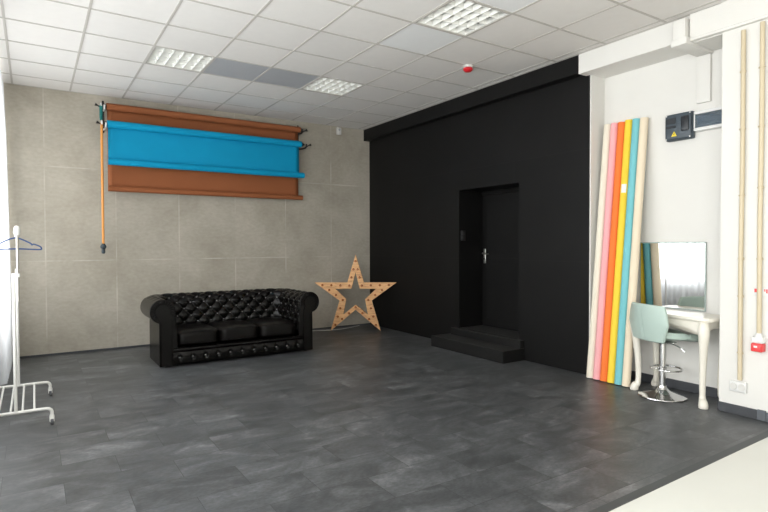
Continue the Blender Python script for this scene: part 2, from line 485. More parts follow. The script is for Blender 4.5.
# ------------------------------------------------------------------ ceiling lights
def ceiling_light(c, r, label):
    cx, cy = X0+.6*c+.3, Y0-.6*r-.3
    t = thing('ceiling_light', label, 'ceiling light', (cx, cy, ZC), 0, 'square louvred ceiling lights')
    h = .285
    b = NB()
    box(b, -h, h, -h, h, .085, .09)
    box(b, -h-.002, -h, -h, h, 0, .09); box(b, h, h+.002, -h, h, 0, .09)
    box(b, -h, h, -h-.002, -h, 0, .09); box(b, -h, h, h, h+.002, 0, .09)
    link('housing', b, M['reflector'], t)
    b = NB()
    for q in ((-.3, -h+.004, -.3, .3), (h-.004, .3, -.3, .3)): box(b, q[0], q[1], q[2], q[3], -.006, .004, .001, 1)
    for q in ((-.3, -h+.004), (h-.004, .3)): box(b, -h+.004, h-.004, q[0], q[1], -.006, .004, .001, 1)
    link('frame', b, M['grid'], t)
    # parabolic blades: wide at the top, narrow below
    b = NB()
    def blade(p, along):
        f = (lambda a, z, s: (a+p, s, z)) if along == 'y' else (lambda a, z, s: (s, a+p, z))
        prism(b, [(-.002, .004), (.002, .004), (.011, .045), (-.011, .045)], f, -h, h)
    for k in range(1, 6): blade(-h+2*h*k/6, 'y')
    for k in range(0, 5): blade(-h+.001+(2*h-.002)*k/4, 'x')
    link('louvre', b, M['louvre'], t)
    for k in range(4):
        y = -h+2*h*(k+.5)/4
        b = NB(); tube(b, [(-.26, y, .066), (.26, y, .066)], .013, 12); link('fluorescent_tube', b, M['tube'], t, True)
        for q in (.255, -.282): b = NB(); box(b, q, q+.027, y-.02, y+.02, .042, .084, .003, 1); link('lamp_holder', b, M['dark'], t)
    return t
ceiling_light(2, 3, 'square louvred ceiling light above the blue and brown backdrop rolls, left of the grey panels')
ceiling_light(5, 3, 'square louvred ceiling light at the right end of the two grey panels')
ceiling_light(5, 7, 'largest square louvred ceiling light, cut off by the top edge of the photo')

# red sounder and wall sensor
t = thing('smoke_detector', 'small red alarm dome on a pale base under the ceiling grid', 'smoke detector', (4.0, 4.474, ZC-.004))
b = NB(); lathe(b, [(0, 0), (.055, 0), (.055, -.018), (.048, -.022), (0, -.022)], seg=32); link('base', b, M['sensor'], t, True)
b = NB(); lathe(b, [(.045, -.022), (.052, -.03), (.052, -.045), (.035, -.062), (.018, -.066), (0, -.067)], seg=32); link('dome', b, M['red'], t, True)
t = thing('motion_sensor', 'small white sensor box high on the concrete wall near the black corner', 'sensor', (4.245, YB, 3.235))
b = NB(); box(b, -.04, .04, -.045, 0, -.06, .06, .012, 3); link('housing', b, M['sensor'], t, True)
b = NB(); lathe(b, [(0, -.056), (.014, -.054), (.02, -.044)], (0, 0, .02), 16, 'Y'); link('lens', b, M['greytile'], t, True)

# ------------------------------------------------------------------ sofa
def chesterfield():
    t = thing('chesterfield_sofa', 'black leather three-seat chesterfield sofa with buttoned back and rolled arms', 'sofa', (2.092, 6.825, 0))
    XI = .745; YI0, YI1 = -.43, .25; rc = .09
    # plan path, front of left arm -> back -> front of right arm, with outward normals
    path = []
    def seg(p, q, nrm, n):
        for k in range(n): path.append((p[0]+(q[0]-p[0])*k/n, p[1]+(q[1]-p[1])*k/n, nrm))
    seg((-XI, YI0), (-XI, YI1-rc), (-1, 0), 46)
    for k in range(14):
        a = PI-PI/2*k/14; path.append((-XI+rc+rc*math.cos(a), YI1-rc+rc*math.sin(a), (math.cos(a), math.sin(a))))
    seg((-XI+rc, YI1), (XI-rc, YI1), (0, 1), 110)
    for k in range(14):
        a = PI/2-PI/2*k/14; path.append((XI-rc+rc*math.cos(a), YI1-rc+rc*math.sin(a), (math.cos(a), math.sin(a))))
    seg((XI, YI1-rc), (XI, YI0), (1, 0), 46); path.append((XI, YI0, (1, 0)))
    # profile (outward d, z, normal)
    prof = []
    for k in range(28): prof.append((.0+.02*(k/28)**2, .27+.36*k/28, (-1, 0)))
    for k in range(46):
        a = math.radians(180-260*k/45); prof.append((.15+.13*math.cos(a), .63+.13*math.sin(a), (math.cos(a), math.sin(a))))
    nfold = len(prof)
    prof += [(.178, .49, (1, 0)), (.18, .45, (1, 0)), (.18, .25, (1, 0)), (.18, .014, (1, 0))]
    T = [0]
    for k in range(1, len(prof)): T.append(T[-1]+math.hypot(prof[k][0]-prof[k-1][0], prof[k][1]-prof[k-1][1]))
    # arc length measured at roll distance so that the folds stay even round the corners
    s = [0]
    for k in range(1, len(path)):
        A, B = path[k-1], path[k]
        s.append(s[-1]+math.hypot(B[0]+B[2][0]*.05-A[0]-A[2][0]*.05, B[1]+B[2][1]*.05-A[1]-A[2][1]*.05))
    tot = s[-1]; na = 2*round(tot/.085/2)+1; ua = tot/na; ub = .082; t0 = .13
    def tuft(ss, tt):
        u = ss/ua+.5; v = (tt-t0)/ub
        p, q = (u+v)/2, (u-v)/2
        f = (abs(math.sin(PI*p))*abs(math.sin(PI*q)))**.45
        return f
    def fade(tt):
        a = min(1, max(0, (tt-.05)/.06)); c = min(1, max(0, (.66-tt)/.10)); return a*c
    AMP = .024
    b = NB(); grid = []
    for (x, y, n), ss in zip(path, s):
        row = []
        for (d, z, pn), tt in zip(prof, T):
            h = (tuft(ss, tt)-.75)*AMP*fade(tt)
            dd = d+pn[0]*h
            row.append(b.verts.new((x+n[0]*dd, y+n[1]*dd, z+pn[1]*h)))
        grid.append(row)
    for i in range(len(grid)-1):
        for k in range(len(prof)-1): b.faces.new((grid[i][k], grid[i+1][k], grid[i+1][k+1], grid[i][k+1]))
    for row in (grid[0], grid[-1]): b.faces.new(row)
    link('upholstered_back', b, M['leather'], t, 'all')
    # buttons at the lattice nodes
    bb = NB(); bmesh.ops.create_uvsphere(bb, u_segments=12, v_segments=8, radius=.017)
    for v in bb.verts: v.co.z *= .6
    me = bpy.data.meshes.new('button'); bb.to_mesh(me); bb.free(); me.materials.append(M['lbutton'])
    me.polygons.foreach_set('use_smooth', [True]*len(me.polygons))
    def button(p, nrm):
        o = bpy.data.objects.new('button', me); COL.objects.link(o); o.parent = t
        o.location = p; o.rotation_mode = 'QUATERNION'; o.rotation_quaternion = Vector(nrm).to_track_quat('Z', 'Y')
    def at(arr, x):
        for k in range(1, len(arr)):
            if arr[k] >= x: return k-1+(x-arr[k-1])/(arr[k]-arr[k-1])
        return len(arr)-1
    cnt = 0
    for j in range(0, 5):
        tt = t0+j*ub
        for i in range(-1, na+1):
            # node where p and q are integers: u+v and u-v even -> u,v same parity
            u = i
            if (u+j) % 2: continue
            ss = (u-.5)*ua
            if ss < .03 or ss > tot-.03 or cnt > 84: continue
            k = int(round(at(s, ss))); kt = int(round(at(T, tt)))
            x, y, n = path[k]; d, z, pn = prof[kt]; h = -.42*AMP
            dd = d+pn[0]*h
            button((x+n[0]*dd, y+n[1]*dd, z+pn[1]*h), (n[0]*pn[0], n[1]*pn[0], pn[1])); cnt += 1
    # arm fronts: scroll facing
    for sx in (-1, 1):
        out = [(.0, .014)]
        out += [(.0, .3), (.018, .60)]
        for k in range(25):
            a = math.radians(180-255*k/24); out.append((.15+.128*math.cos(a), .63+.128*math.sin(a)))
        out += [(.178, .49), (.18, .4), (.18, .014)]
        b = NB(); prism(b, out, lambda a, c, y: (sx*(XI+a), y, c), YI0-.025, YI0+.002)
        es = [e for e in b.edges if all(abs(v.co.y-(YI0-.025)) < 1e-6 for v in e.verts) and len([f for f in e.link_faces if abs(f.normal.y) < .5 or True]) == 2 and e.is_boundary is False]
        af = link('arm_front', b, M['leather'], t, True)
        b = NB(); tube(b, [(sx*(XI+a), YI0-.025, c) for a, c in out], .007, 8); link('piping', b, M['leather'], af, True)
        # inner scroll panel with pleats round it
        b = NB()
        pan = [(.06, .02), (.06, .52)]
        for k in range(17):
            a = math.radians(215-250*k/16); pan.append((.15+.078*math.cos(a), .63+.078*math.sin(a)))
        pan += [(.165, .5), (.168, .02)]
        prism(b, pan, lambda a, c, y: (sx*(XI+a), y, c), YI0-.04, YI0-.024)
        link('scroll_panel', b, M['leather'], af, True)
        b = NB()
        for k in range(18):
            a = math.radians(200-240*k/17)
            tube(b, [(sx*(XI+.15+r*math.cos(a)), YI0-.027-dy, .63+r*math.sin(a)) for r, dy in ((.076, 0), (.1, .008), (.124, .002))], [.004, .007, .004], 6)
        link('pleats', b, M['leather'], af, True)
        b = NB()
        for k in range(17):
            z = .1+k*.026
            bmesh.ops.create_uvsphere(b, u_segments=8, v_segments=6, radius=.006, matrix=Matrix.Translation((sx*(XI+.05), YI0-.028, z)))
        link('stud_row', b, M['leather'], af, True)
    # outer back panel bottom / frame
    b = NB(); box(b, -XI, XI, YI0+.05, YI1+.17, .014, .2, .004, 1); link('frame', b, M['leather'], t)
    b = NB(); box(b, -XI-.045, XI+.045, YI0-.055, YI0+.06, .172, .207, .016, 4); link('front_lip', b, M['leather'], t, True)
    # buttoned front rail
    b = NB(); NX, NZ = 170, 16; rows = []; nb = 11; W = 2*XI+.09
    for k in range(NZ+1):
        z = .016+.159*k/NZ; row = []
        for i in range(NX+1):
            x = -W/2+W*i/NX
            u = (x+W/2)/W*nb
            v = k/NZ
            cre = abs(math.sin(PI*(u-.5)))**.5
            band = math.sin(PI*min(1, max(0, v)))**.4
            dip = math.exp(-((((u-.5+.5) % 1-.5)/.13)**2+((v-.52)/.16)**2))
            y = YI0-.026-.026*band*(.55+.45*cre)+.012*dip
            row.append(b.verts.new((x, y, z)))
        rows.append(row)
    for k in range(NZ):
        for i in range(NX): b.faces.new((rows[k][i], rows[k][i+1], rows[k+1][i+1], rows[k+1][i]))
    bot = [b.verts.new((v.co.x, YI0+.06, v.co.z)) for v in (rows[0][0], rows[0][-1], rows[-1][-1], rows[-1][0])]
    b.faces.new(bot)
    link('front_rail', b, M['leather'], t, 'all')
    for i in range(nb):
        x = -W/2+W*(i+.5)/nb; button((x, YI0-.043, .099), (0, -1, 0)); cnt += 1
    # seat cushions
    cw = 2*XI/3
    for i in range(3):
        b = NB(); cx = -XI+cw*(i+.5)
        n = 22; 
        r = bmesh.ops.create_cube(b, size=2); bmesh.ops.subdivide_edges(b, edges=b.edges[:], cuts=n, use_grid_fill=True)
        hx, hy, hz = cw/2-.004, .34, .084
        for v in b.verts:
            p = v.co.copy(); e = 7
            L_ = (abs(p.x)**e+abs(p.y)**e+abs(p.z)**e)**(1/e)
            p /= L_
            crown = 1+.16*(1-p.x**2)*(1-p.y**2)
            z = p.z*hz*crown
            z += .003*math.sin(p.x*9+i*2)*math.sin(p.y*7+i)*max(0, p.z)
            v.co = Vector((cx+p.x*hx, -.43+.35+p.y*hy, .30+z))
        c = link('seat_cushion', b, M['leather2'], t, 'all')
        b = NB()
        def ring(zz):
            pts = []
            for k in range(60):
                a = 2*PI*k/60; ca, sa = math.cos(a), math.sin(a); e = 7
                q = (abs(ca)**e+abs(sa)**e)**(-1/e); pts.append((cx+ca*q*hx*1.0, -.08+sa*q*hy*1.0, zz))
            return pts
        for zz in (.36, .24): tube(b, ring(zz), .0045, 6, closed=True)
        link('piping', b, M['leather2'], c, True)
    for x in (-XI-.1, XI+.1):
        for y in (YI0+.03, YI1+.1):
            b = NB(); lathe(b, [(0, 0), (.022, 0), (.03, .008), (.03, .02), (0, .02)], (x, y, 0), 16); link('foot', b, M['pblack'], t, True)
    return t
chesterfield()

# ------------------------------------------------------------------ marquee star
def star():
    t = thing('marquee_star', 'large wooden five-pointed star frame studded with small amber bulbs, standing in the corner', 'star decoration', (4.287, 7.44, 0), -.60)
    k = 1.0
    sc = lambda P: [(a*k, c*k) for a, c in P]
    R_ = [(0, 1.222), (.132, .778), (.652, .778), (.256, .492), (.398, .012)]
    outer = sc([(0, 1.222), (.132, .778), (.652, .778), (.256, .49), (.398, .010), (0, .345), (-.398, .010), (-.256, .49), (-.652, .778), (-.132, .778)])
    inner = sc([(0, .938), (.066, .680), (.322, .675), (.150, .512), (.196, .268), (0, .425), (-.196, .268), (-.150, .512), (-.322, .675), (-.066, .680)])
    lean = math.radians(-2.2)
    def f(a, c, y): return Vector((a, y*math.cos(lean)-c*math.sin(lean), c*math.cos(lean)+y*math.sin(lean)))
    zmin = min(f(a, c, y).z for a, c in outer for y in (-.03, .03))
    g = lambda a, c, y: f(a, c, y)-Vector((0, 0, zmin-.001))
    n = 10
    def ringprism(b, y0, y1, O, I):
        V = [[b.verts.new(g(a, c, y)) for a, c in P] for y in (y0, y1) for P in (O, I)]
        for i in range(n):
            j = (i+1) % n
            b.faces.new((V[0][i], V[0][j], V[1][j], V[1][i])); b.faces.new((V[2][i], V[2][j], V[3][j], V[3][i]))
            b.faces.new((V[0][i], V[0][j], V[2][j], V[2][i])); b.faces.new((V[1][i], V[1][j], V[3][j], V[3][i]))
    b = NB(); ringprism(b, -.03, -.018, outer, inner); link('front_panel', b, M['wood'], t)
    cen = (0, .6)
    shr = lambda P, q: [(a+(0-a)*q, c+(.6-c)*q) for a, c in P]
    b = NB(); ringprism(b, -.018, .03, outer, shr(outer, .022)); link('outer_edge', b, M['wood'], t)
    b = NB(); ringprism(b, -.018, .03, shr(inner, -.03), inner); link('inner_edge', b, M['wood'], t)
    mid = [((a+e)/2, (c+h)/2) for (a, c), (e, h) in zip(outer, inner)]
    # tips are long: move the tip bulb outward a little
    mid = [((p[0]*.62+q[0]*.38) if i % 2 == 0 else p[0], (p[1]*.62+q[1]*.38) if i % 2 == 0 else p[1]) if i % 2 == 0 else m_ for i, (p, q, m_) in enumerate(zip(outer, inner, mid))]
    bb = NB(); lathe(bb, [(0, -.03), (.011, -.029), (.018, -.019), (.017, -.008), (.008, 0)], (0, 0, 0), 12, 'Y')
    bm_me = None
    pts = []
    for i in range(n):
        p, q = mid[i], mid[(i+1) % n]
        for w_ in (0, 1/3, 2/3): pts.append((p[0]+(q[0]-p[0])*w_, p[1]+(q[1]-p[1])*w_))
    first = link('bulb', bb, M['bulb'], t, True, loc=tuple(g(pts[0][0], pts[0][1], -.03)))
    for p in pts[1:]:
        o = first.copy(); COL.objects.link(o); o.parent = t; o.location = g(p[0], p[1], -.03)
star()
b = NB()
tube(b, spline([(3.05, 7.86, .006), (3.35, 7.83, .006), (3.7, 7.80, .006), (4.0, 7.70, .006), (4.25, 7.72, .006), (4.5, 7.82, .006), (4.6, 7.86, .006)], 10), .005, 8)
tag(link('power_cable', b, M['wcable'], None, True), 'thin white cable lying on the floor behind the wooden star', 'cable')

# ------------------------------------------------------------------ wall-mounted backdrops
def backdrop(label, x0, x1, y, zc, r, zb, rb, m, xe, chain, z_chain, wt):
    t = thing('backdrop_roll', label, 'backdrop', ((x0+x1)/2, y, zc), 0, 'wall mounted backdrop rolls')
    cx = (x0+x1)/2; h = (x1-x0)/2
    b = NB(); tube(b, [(-h, 0, 0), (h, 0, 0)], r, 32); link('roller', b, m, t, True)
    b = NB()
    n = 40; th = .0015
    V = []
    for i in range(n+1):
        x = -h+.012+(2*h-.024)*i/n
        V.append([b.verts.new((x, r*.98-.006*math.sin(2.3*(i/n)*PI+zc)*(k/12)*(1-k/12)*4, -(zc-zb)*k/12)) for k in range(13)])
    for i in range(n):
        for k in range(12): b.faces.new((V[i][k], V[i+1][k], V[i+1][k+1], V[i][k+1]))
    c = link('paper_sheet', b, m, t, 'all'); md = c.modifiers.new('thickness', 'SOLIDIFY'); md.thickness = th; md.offset = 1
    b = NB(); tube(b, [(-h+.01, r*.98-rb*.75, -(zc-zb)), (h+xe, r*.98-rb*.75, -(zc-zb))], rb, 24); link('bottom_bar', b, m, t, True)
    b = NB()
    for sx in (-1, 1): lathe(b, [(0, 0), (r*.6, 0), (r*.6, .03*sx), (.012, .03*sx), (.012, .055*sx), (0, .055*sx)], (sx*h, 0, 0), 20, 'X')
    link('end_plug', b, M['pblack'], t, True)
    xc = -h-.062
    b = NB()
    L_ = zc-z_chain
    loop = [(xc, -.03, 0)]+[(xc, -.03, -L_*k/12) for k in range(1, 13)]+[(xc, -.012, -L_-.012), (xc, .006, -L_)]+[(xc, .006, -L_*k/12) for k in range(11, -1, -1)]
    tube(b, loop, chain[1], 8)
    c = link('pull_chain', b, chain[0], t, True)
    if wt:
        b = NB(); lathe(b, [(0, .02), (.012, .018), (.018, -.01), (.034, -.035), (.036, -.055), (.022, -.07), (.02, -.085), (.023, -.11), (.018, -.13), (0, -.135)], (xc, -.012, -L_), 20)
        link('chain_weight', b, M['weight'], c, True)
    b = NB(); lathe(b, [(0, 0), (.035, 0), (.038, .008), (.035, .016), (0, .016)], (xc-.008, -.012, 0), 20, 'X'); link('chain_wheel', b, M['pwhite'], t, True)
    return t
backdrop('brown paper backdrop roll, the one behind and longer than the blue roll', .815, 3.505, 7.795, 3.155, .044, 2.105, .036, M['brown'], .04, (M['teal'], .018), 2.99, False)
backdrop('bright blue paper backdrop roll hanging in front of the brown one', .806, 3.46, 7.655, 2.905, .047, 2.435, .042, M['blue'], .05, (M['orange'], .0135), 1.40, True)
def bracket(x, side, label, hm):
    t = thing('roll_bracket', label, 'bracket', (x, YB, 3.0), 0)
    b = NB(); box(b, -.012, .012, -.008, -.0005, -.17, .25, .003, 1)
    link('wall_plate', b, M['pblack'], t, True)
    for z, y in ((.155, 7.795), (-.095, 7.655)):
        d = YB-y
        b = NB(); tube(b, spline([(0, -.006, z-.03), (0, -d*.5, z-.045), (0, -d-.01, z-.052), (0, -d-.055, z-.03), (0, -d-.062, z+.005)], 6), .011, 10)
        h = link('hook', b, hm, t, True)
        b = NB(); tube(b, [(0, -d+.005, z-.045), (side*.07, -d+.005, z-.0), (side*.10, -d+.0, z+.01)], [.008, .008, .02], 10); link('tension_knob', b, M['pblack'], h, True)
    return t
bracket(.788, -1, 'wall bracket with white hooks holding the left ends of the backdrop rolls', M['pwhite'])
bracket(3.525, 1, 'black wall bracket holding the right ends of the backdrop rolls', M['pblack'])

# ------------------------------------------------------------------ clothes rack and hanger
def rack():
    t = thing('clothes_rack', 'white garment rack on casters, cut off by the left edge of the photo', 'clothes rack', (-.118, 5.4, 0))
    for y, xw in ((-.55, .222), (.39, .232)):
        b = NB()
        tube(b, spline([(xw, y, .075), (xw, y, .095), (xw-.012, y, .116), (xw-.05, y, .125), (0, y, .125), (-xw+.05, y, .125), (-xw+.012, y, .116), (-xw, y, .095), (-xw, y, .075)], 6), .0125, 12)
        rl = link('base_rail', b, M['rackw'], t, True)
        for sx in (-1, 1):
            b = NB(); lathe(b, [(0, .032), (.016, .032), (.018, .06), (.012, .082), (0, .082)], (sx*xw, y, 0), 16)
            box(b, sx*xw-.016, sx*xw+.016, y-.02, y+.02, .022, .055, .005, 2)
            cs = link('caster', b, M['rackw'], t, True)
            b = NB(); lathe(b, [(0, -.011), (.024, -.011), (.027, -.006), (.027, .006), (.024, .011), (0, .011)], (sx*xw, y-.0, .028), 20, 'X')
            link('wheel', b, M['tyre'], cs, True)
    for x in (-.115, -.04, .035, .11):
        b = NB(); tube(b, [(x, -.55, .125), (x, .39, .125)], .008, 10); link('shelf_rung', b, M['rackw'], t, True)
    for y, dx in ((-.55, .02), (.39, 0)):
        b = NB(); tube(b, [(-.006, y, .12), (-.006, y, 1.15)], .0115, 16); box(b, -.02, dx+.013, y-.015, y+.015, 1.135, 1.165, .004, 2)
        p = link('lower_post', b, M['rackw'], t, True)
        b = NB(); tube(b, [(dx, y, .95), (dx, y, 1.475)], .0085, 14); link('upper_post', b, M['satin'], t, True)
        b = NB(); lathe(b, [(0, 1.45), (.018, 1.45), (.02, 1.46), (.02, 1.5), (.014, 1.515), (0, 1.518)], (dx, y, 0), 16); link('post_cap', b, M['rackw'], t, True)
    b = NB(); tube(b, [(.02, -.55, 1.475), (0, .39, 1.475)], .0085, 14); link('hanging_bar', b, M['satin'], t, True)
rack()
b = NB()
tube(b, spline([(.012, 0, .072), (.02, 0, .09), (.012, 0, .108), (-.004, 0, .112), (-.018, 0, .1), (-.0175, 0, .085)][::-1] + [(.0, 0, .055), (0, 0, .03)], 5), .003, 8)
hk = b
h = thing('clothes_hanger', 'dark blue plastic clothes hanger hanging on the white rack', 'clothes hanger', (-.119, 5.32, 1.383))
b.free(); b = NB()
tube(b, spline([(-.016, 0, .092), (-.013, 0, .103), (0, 0, .1085), (.014, 0, .1), (.016, 0, .086), (.004, 0, .068), (0, 0, .05)], 6), .003, 8)
link('hook', b, M['satin'], h, True)
b = NB()
R_ = [(0, 0, .052), (.04, 0, .04), (.10, 0, .008), (.112, 0, -.006), (.125, 0, -.001), (.165, 0, -.018), (.178, 0, -.034), (.168, 0, -.045), (.1, 0, -.042), (0, 0, -.038)]
Lh = [(-x, y, z) for x, y, z in R_[1:-1]][::-1]
tube(b, spline(R_+Lh+[R_[0]], 6)[:-1], .0058, 8, closed=True)
link('body', b, M['hanger'], h, True)

# ------------------------------------------------------------------ curtains
def curtain(y0, y1, xf, label, hem=.04, seed=0):
    b = NB(); n = int((y1-y0)/.012); rows = []
    for i in range(n+1):
        y = y0+(y1-y0)*i/n; row = []
        for k, z in enumerate((hem, .4, 1.0, 1.8, 2.6, 3.2, 3.26)):
            amp = .022+.008*math.sin(y*1.7+seed)-.01*(k > 4)
            x = xf(y)-.012*z+amp*math.sin(y*2*PI/.115+.7*math.sin(y*2.1+seed)+.15*math.sin(z*1.3))
            row.append(b.verts.new((x, y+.004*math.sin(z*2+y*9), z)))
        rows.append(row)
    for i in range(n):
        for k in range(6): b.faces.new((rows[i][k], rows[i+1][k], rows[i+1][k+1], rows[i][k+1]))
    return tag(link('sheer_curtain', b, M['voile'], None, 'all'), label, 'curtain')
def xfar(y):
    w = min(1, max(0, (y-6.0)/.35)); w = w*w*(3-2*w)
    return -.455+w*.215
curtain(5.2, 7.84, xfar, 'white sheer curtain at the left edge of the photo, in front of the concrete wall', seed=1)
curtain(2.4, 5.1, lambda y: -.46, 'white sheer curtain hanging left of the photographer, nearer than the rack', seed=2)
b = NB(); box(b, -.52, -.40, YF+.1, YB-.05, 3.27, ZC-.005, .004, 1); struct('trim_7', b, M['pwhite'])

# ------------------------------------------------------------------ leaning paper rolls
def paper_roll(y, m, label, r, xb, xt, top, lab=False):
    dz = top; dx = xt-xb; L_ = math.hypot(dz, dx); ang = math.atan2(dx, dz)
    t = thing('paper_roll', label, 'paper roll', (xb, y, r*math.sin(ang)+.001), 0, 'paper rolls leaning by the vanity')
    t.rotation_euler = (0, ang, 0)
    b = NB(); lathe(b, [(.024, 0), (r, 0), (r, L_), (.024, L_)], seg=36)
    # drop the centre caps so that the core shows
    link('paper', b, m, t, True)
    b = NB(); lathe(b, [(.024, -.002+.003), (.024, L_+.003), (.020, L_+.003), (.020, L_-.05), (0, L_-.05)], seg=24); link('core', b, M['card'], t, True)
    if lab:
        b = NB(); zz = 1.88
        rows = [[b.verts.new(((r+.0008)*math.cos(a), (r+.0008)*math.sin(a), z)) for a in [math.radians(165+9*k) for k in range(9)]] for z in (zz, zz+.085)]
        for k in range(8): b.faces.new((rows[0][k], rows[0][k+1], rows[1][k+1], rows[1][k]))
        link('paper_label', b, M['label'], t, True)
    return t
ry = [3.468-.0795*i for i in range(6)]
rl = [(M['ccream'], 'pale cream paper roll nearest the black wall, leftmost of the row'),
      (M['cpink'], 'rose pink paper roll leaning between cream and orange rolls'),
      (M['corange'], 'bright orange paper roll leaning between pink and yellow rolls'),
      (M['cyellow'], 'yellow paper roll with a small white label'),
      (M['cteal'], 'turquoise paper roll leaning between yellow and cream rolls'),
      (M['ccream2'], 'warm cream paper roll nearest the vanity, rightmost of the row')]
for i, (y, (m_, lb)) in enumerate(zip(ry, rl)):
    paper_roll(y, m_, lb, (.0385), 4.757, 5.03, 2.60-.002*i+(0, 0, -.004, .006, .004, 0)[i], i == 3)

# ------------------------------------------------------------------ vanity
def vanity():
    t = thing('vanity_table', 'ivory console table with curved cabriole legs against the white wall', 'table', (4.842, 2.622, 0), -.10)
    # local: x -0.18 (front) .. +.18, y -.43 .. +.43
    b = NB()
    def rr(hx, hy, r, n=8, cx=0):
        P = []
        for qx, qy, a0 in ((hx-r, hy-r, 0), (-hx+r, hy-r, 90), (-hx+r, -hy+r, 180), (hx-r, -hy+r, 270)):
            for k in range(n+1):
                a = math.radians(a0+90*k/n); P.append((cx+qx+r*math.cos(a), qy+r*math.sin(a)))
        return P
    P0 = rr(.180, .385, .09)
    # serpentine front edge
    P0 = [(x-(.014*math.cos(y/.385*PI)) if x < -.15 else x, y) for x, y in P0]
    loops = []
    for z, s_ in ((.712, -.014), (.722, -.006), (.728, 0), (.742, 0), (.75, -.005)):
        loops.append([b.verts.new((x*(1+s_/.19), y*(1+s_/.43), z)) for x, y in P0])
    for A, B in zip(loops, loops[1:]):
        for i in range(len(A)): b.faces.new((A[i], A[(i+1) % len(A)], B[(i+1) % len(A)], B[i]))
    b.faces.new(loops[0]); b.faces.new(loops[-1])
    link('tabletop', b, M['ivory'], t, True)
    # aprons with arched lower edge
    def apron(f, h, arch, name):
        b = NB(); n = 24
        top = [(-h, .713), (h, .713)]
        low = [(h-2*h*k/n, .655-arch+arch*(1-abs(1-2*k/n)**5)) for k in range(n+1)]
        prism(b, top+low, f, -.009, .009); link(name, b, M['ivory'], t, True)
    apron(lambda a, c, q: (-.145+q, a, c), .335, .085, 'apron')
    apron(lambda a, c, q: (.145+q, a, c), .335, .03, 'apron')
    for sy in (-1, 1): apron(lambda a, c, q: (a, sy*.335+q, c), .145, .04, 'apron')
    for sx, sy in ((-1, 1), (-1, -1), (1, 1), (1, -1)):
        d = Vector((sx, sy, 0)).normalized()
        x0, y0 = sx*.138, sy*.318
        o = [(.713, -.004, .036), (.66, .008, .046), (.60, .014, .042), (.52, .008, .035), (.42, -.002, .030), (.30, -.012, .027), (.18, -.018, .0245), (.10, -.016, .023), (.065, -.010, .028), (.045, .008, .034), (.02, .018, .038), (.0, .018, .036)]
        P = spline([(x0+d.x*q, y0+d.y*q, z) for z, q, r in o], 4)
        rs = []
        for i in range(len(o)-1):
            for k in range(4): rs.append(o[i][2]+(o[i+1][2]-o[i][2])*k/4)
        rs.append(o[-1][2])
        b = NB(); tube(b, P, rs, 14)
        for v in b.verts: v.co.z = max(v.co.z, .0005); v.co.z = min(v.co.z, .716)
        link('leg', b, M['ivory'], t, 'all')
vanity()
# mirror
t = thing('vanity_mirror', 'frameless rectangular mirror standing on the ivory console table', 'mirror', (XR-.012, 2.81, .757))
b = NB(); box(b, -.006, .003, -.315, .315, 0, .628, .0015, 1); link('backing', b, M['mirroredge'], t)
b = NB(); box(b, -.0075, -.0062, -.305, .305, .010, .618); link('glass', b, M['mirror'], t)

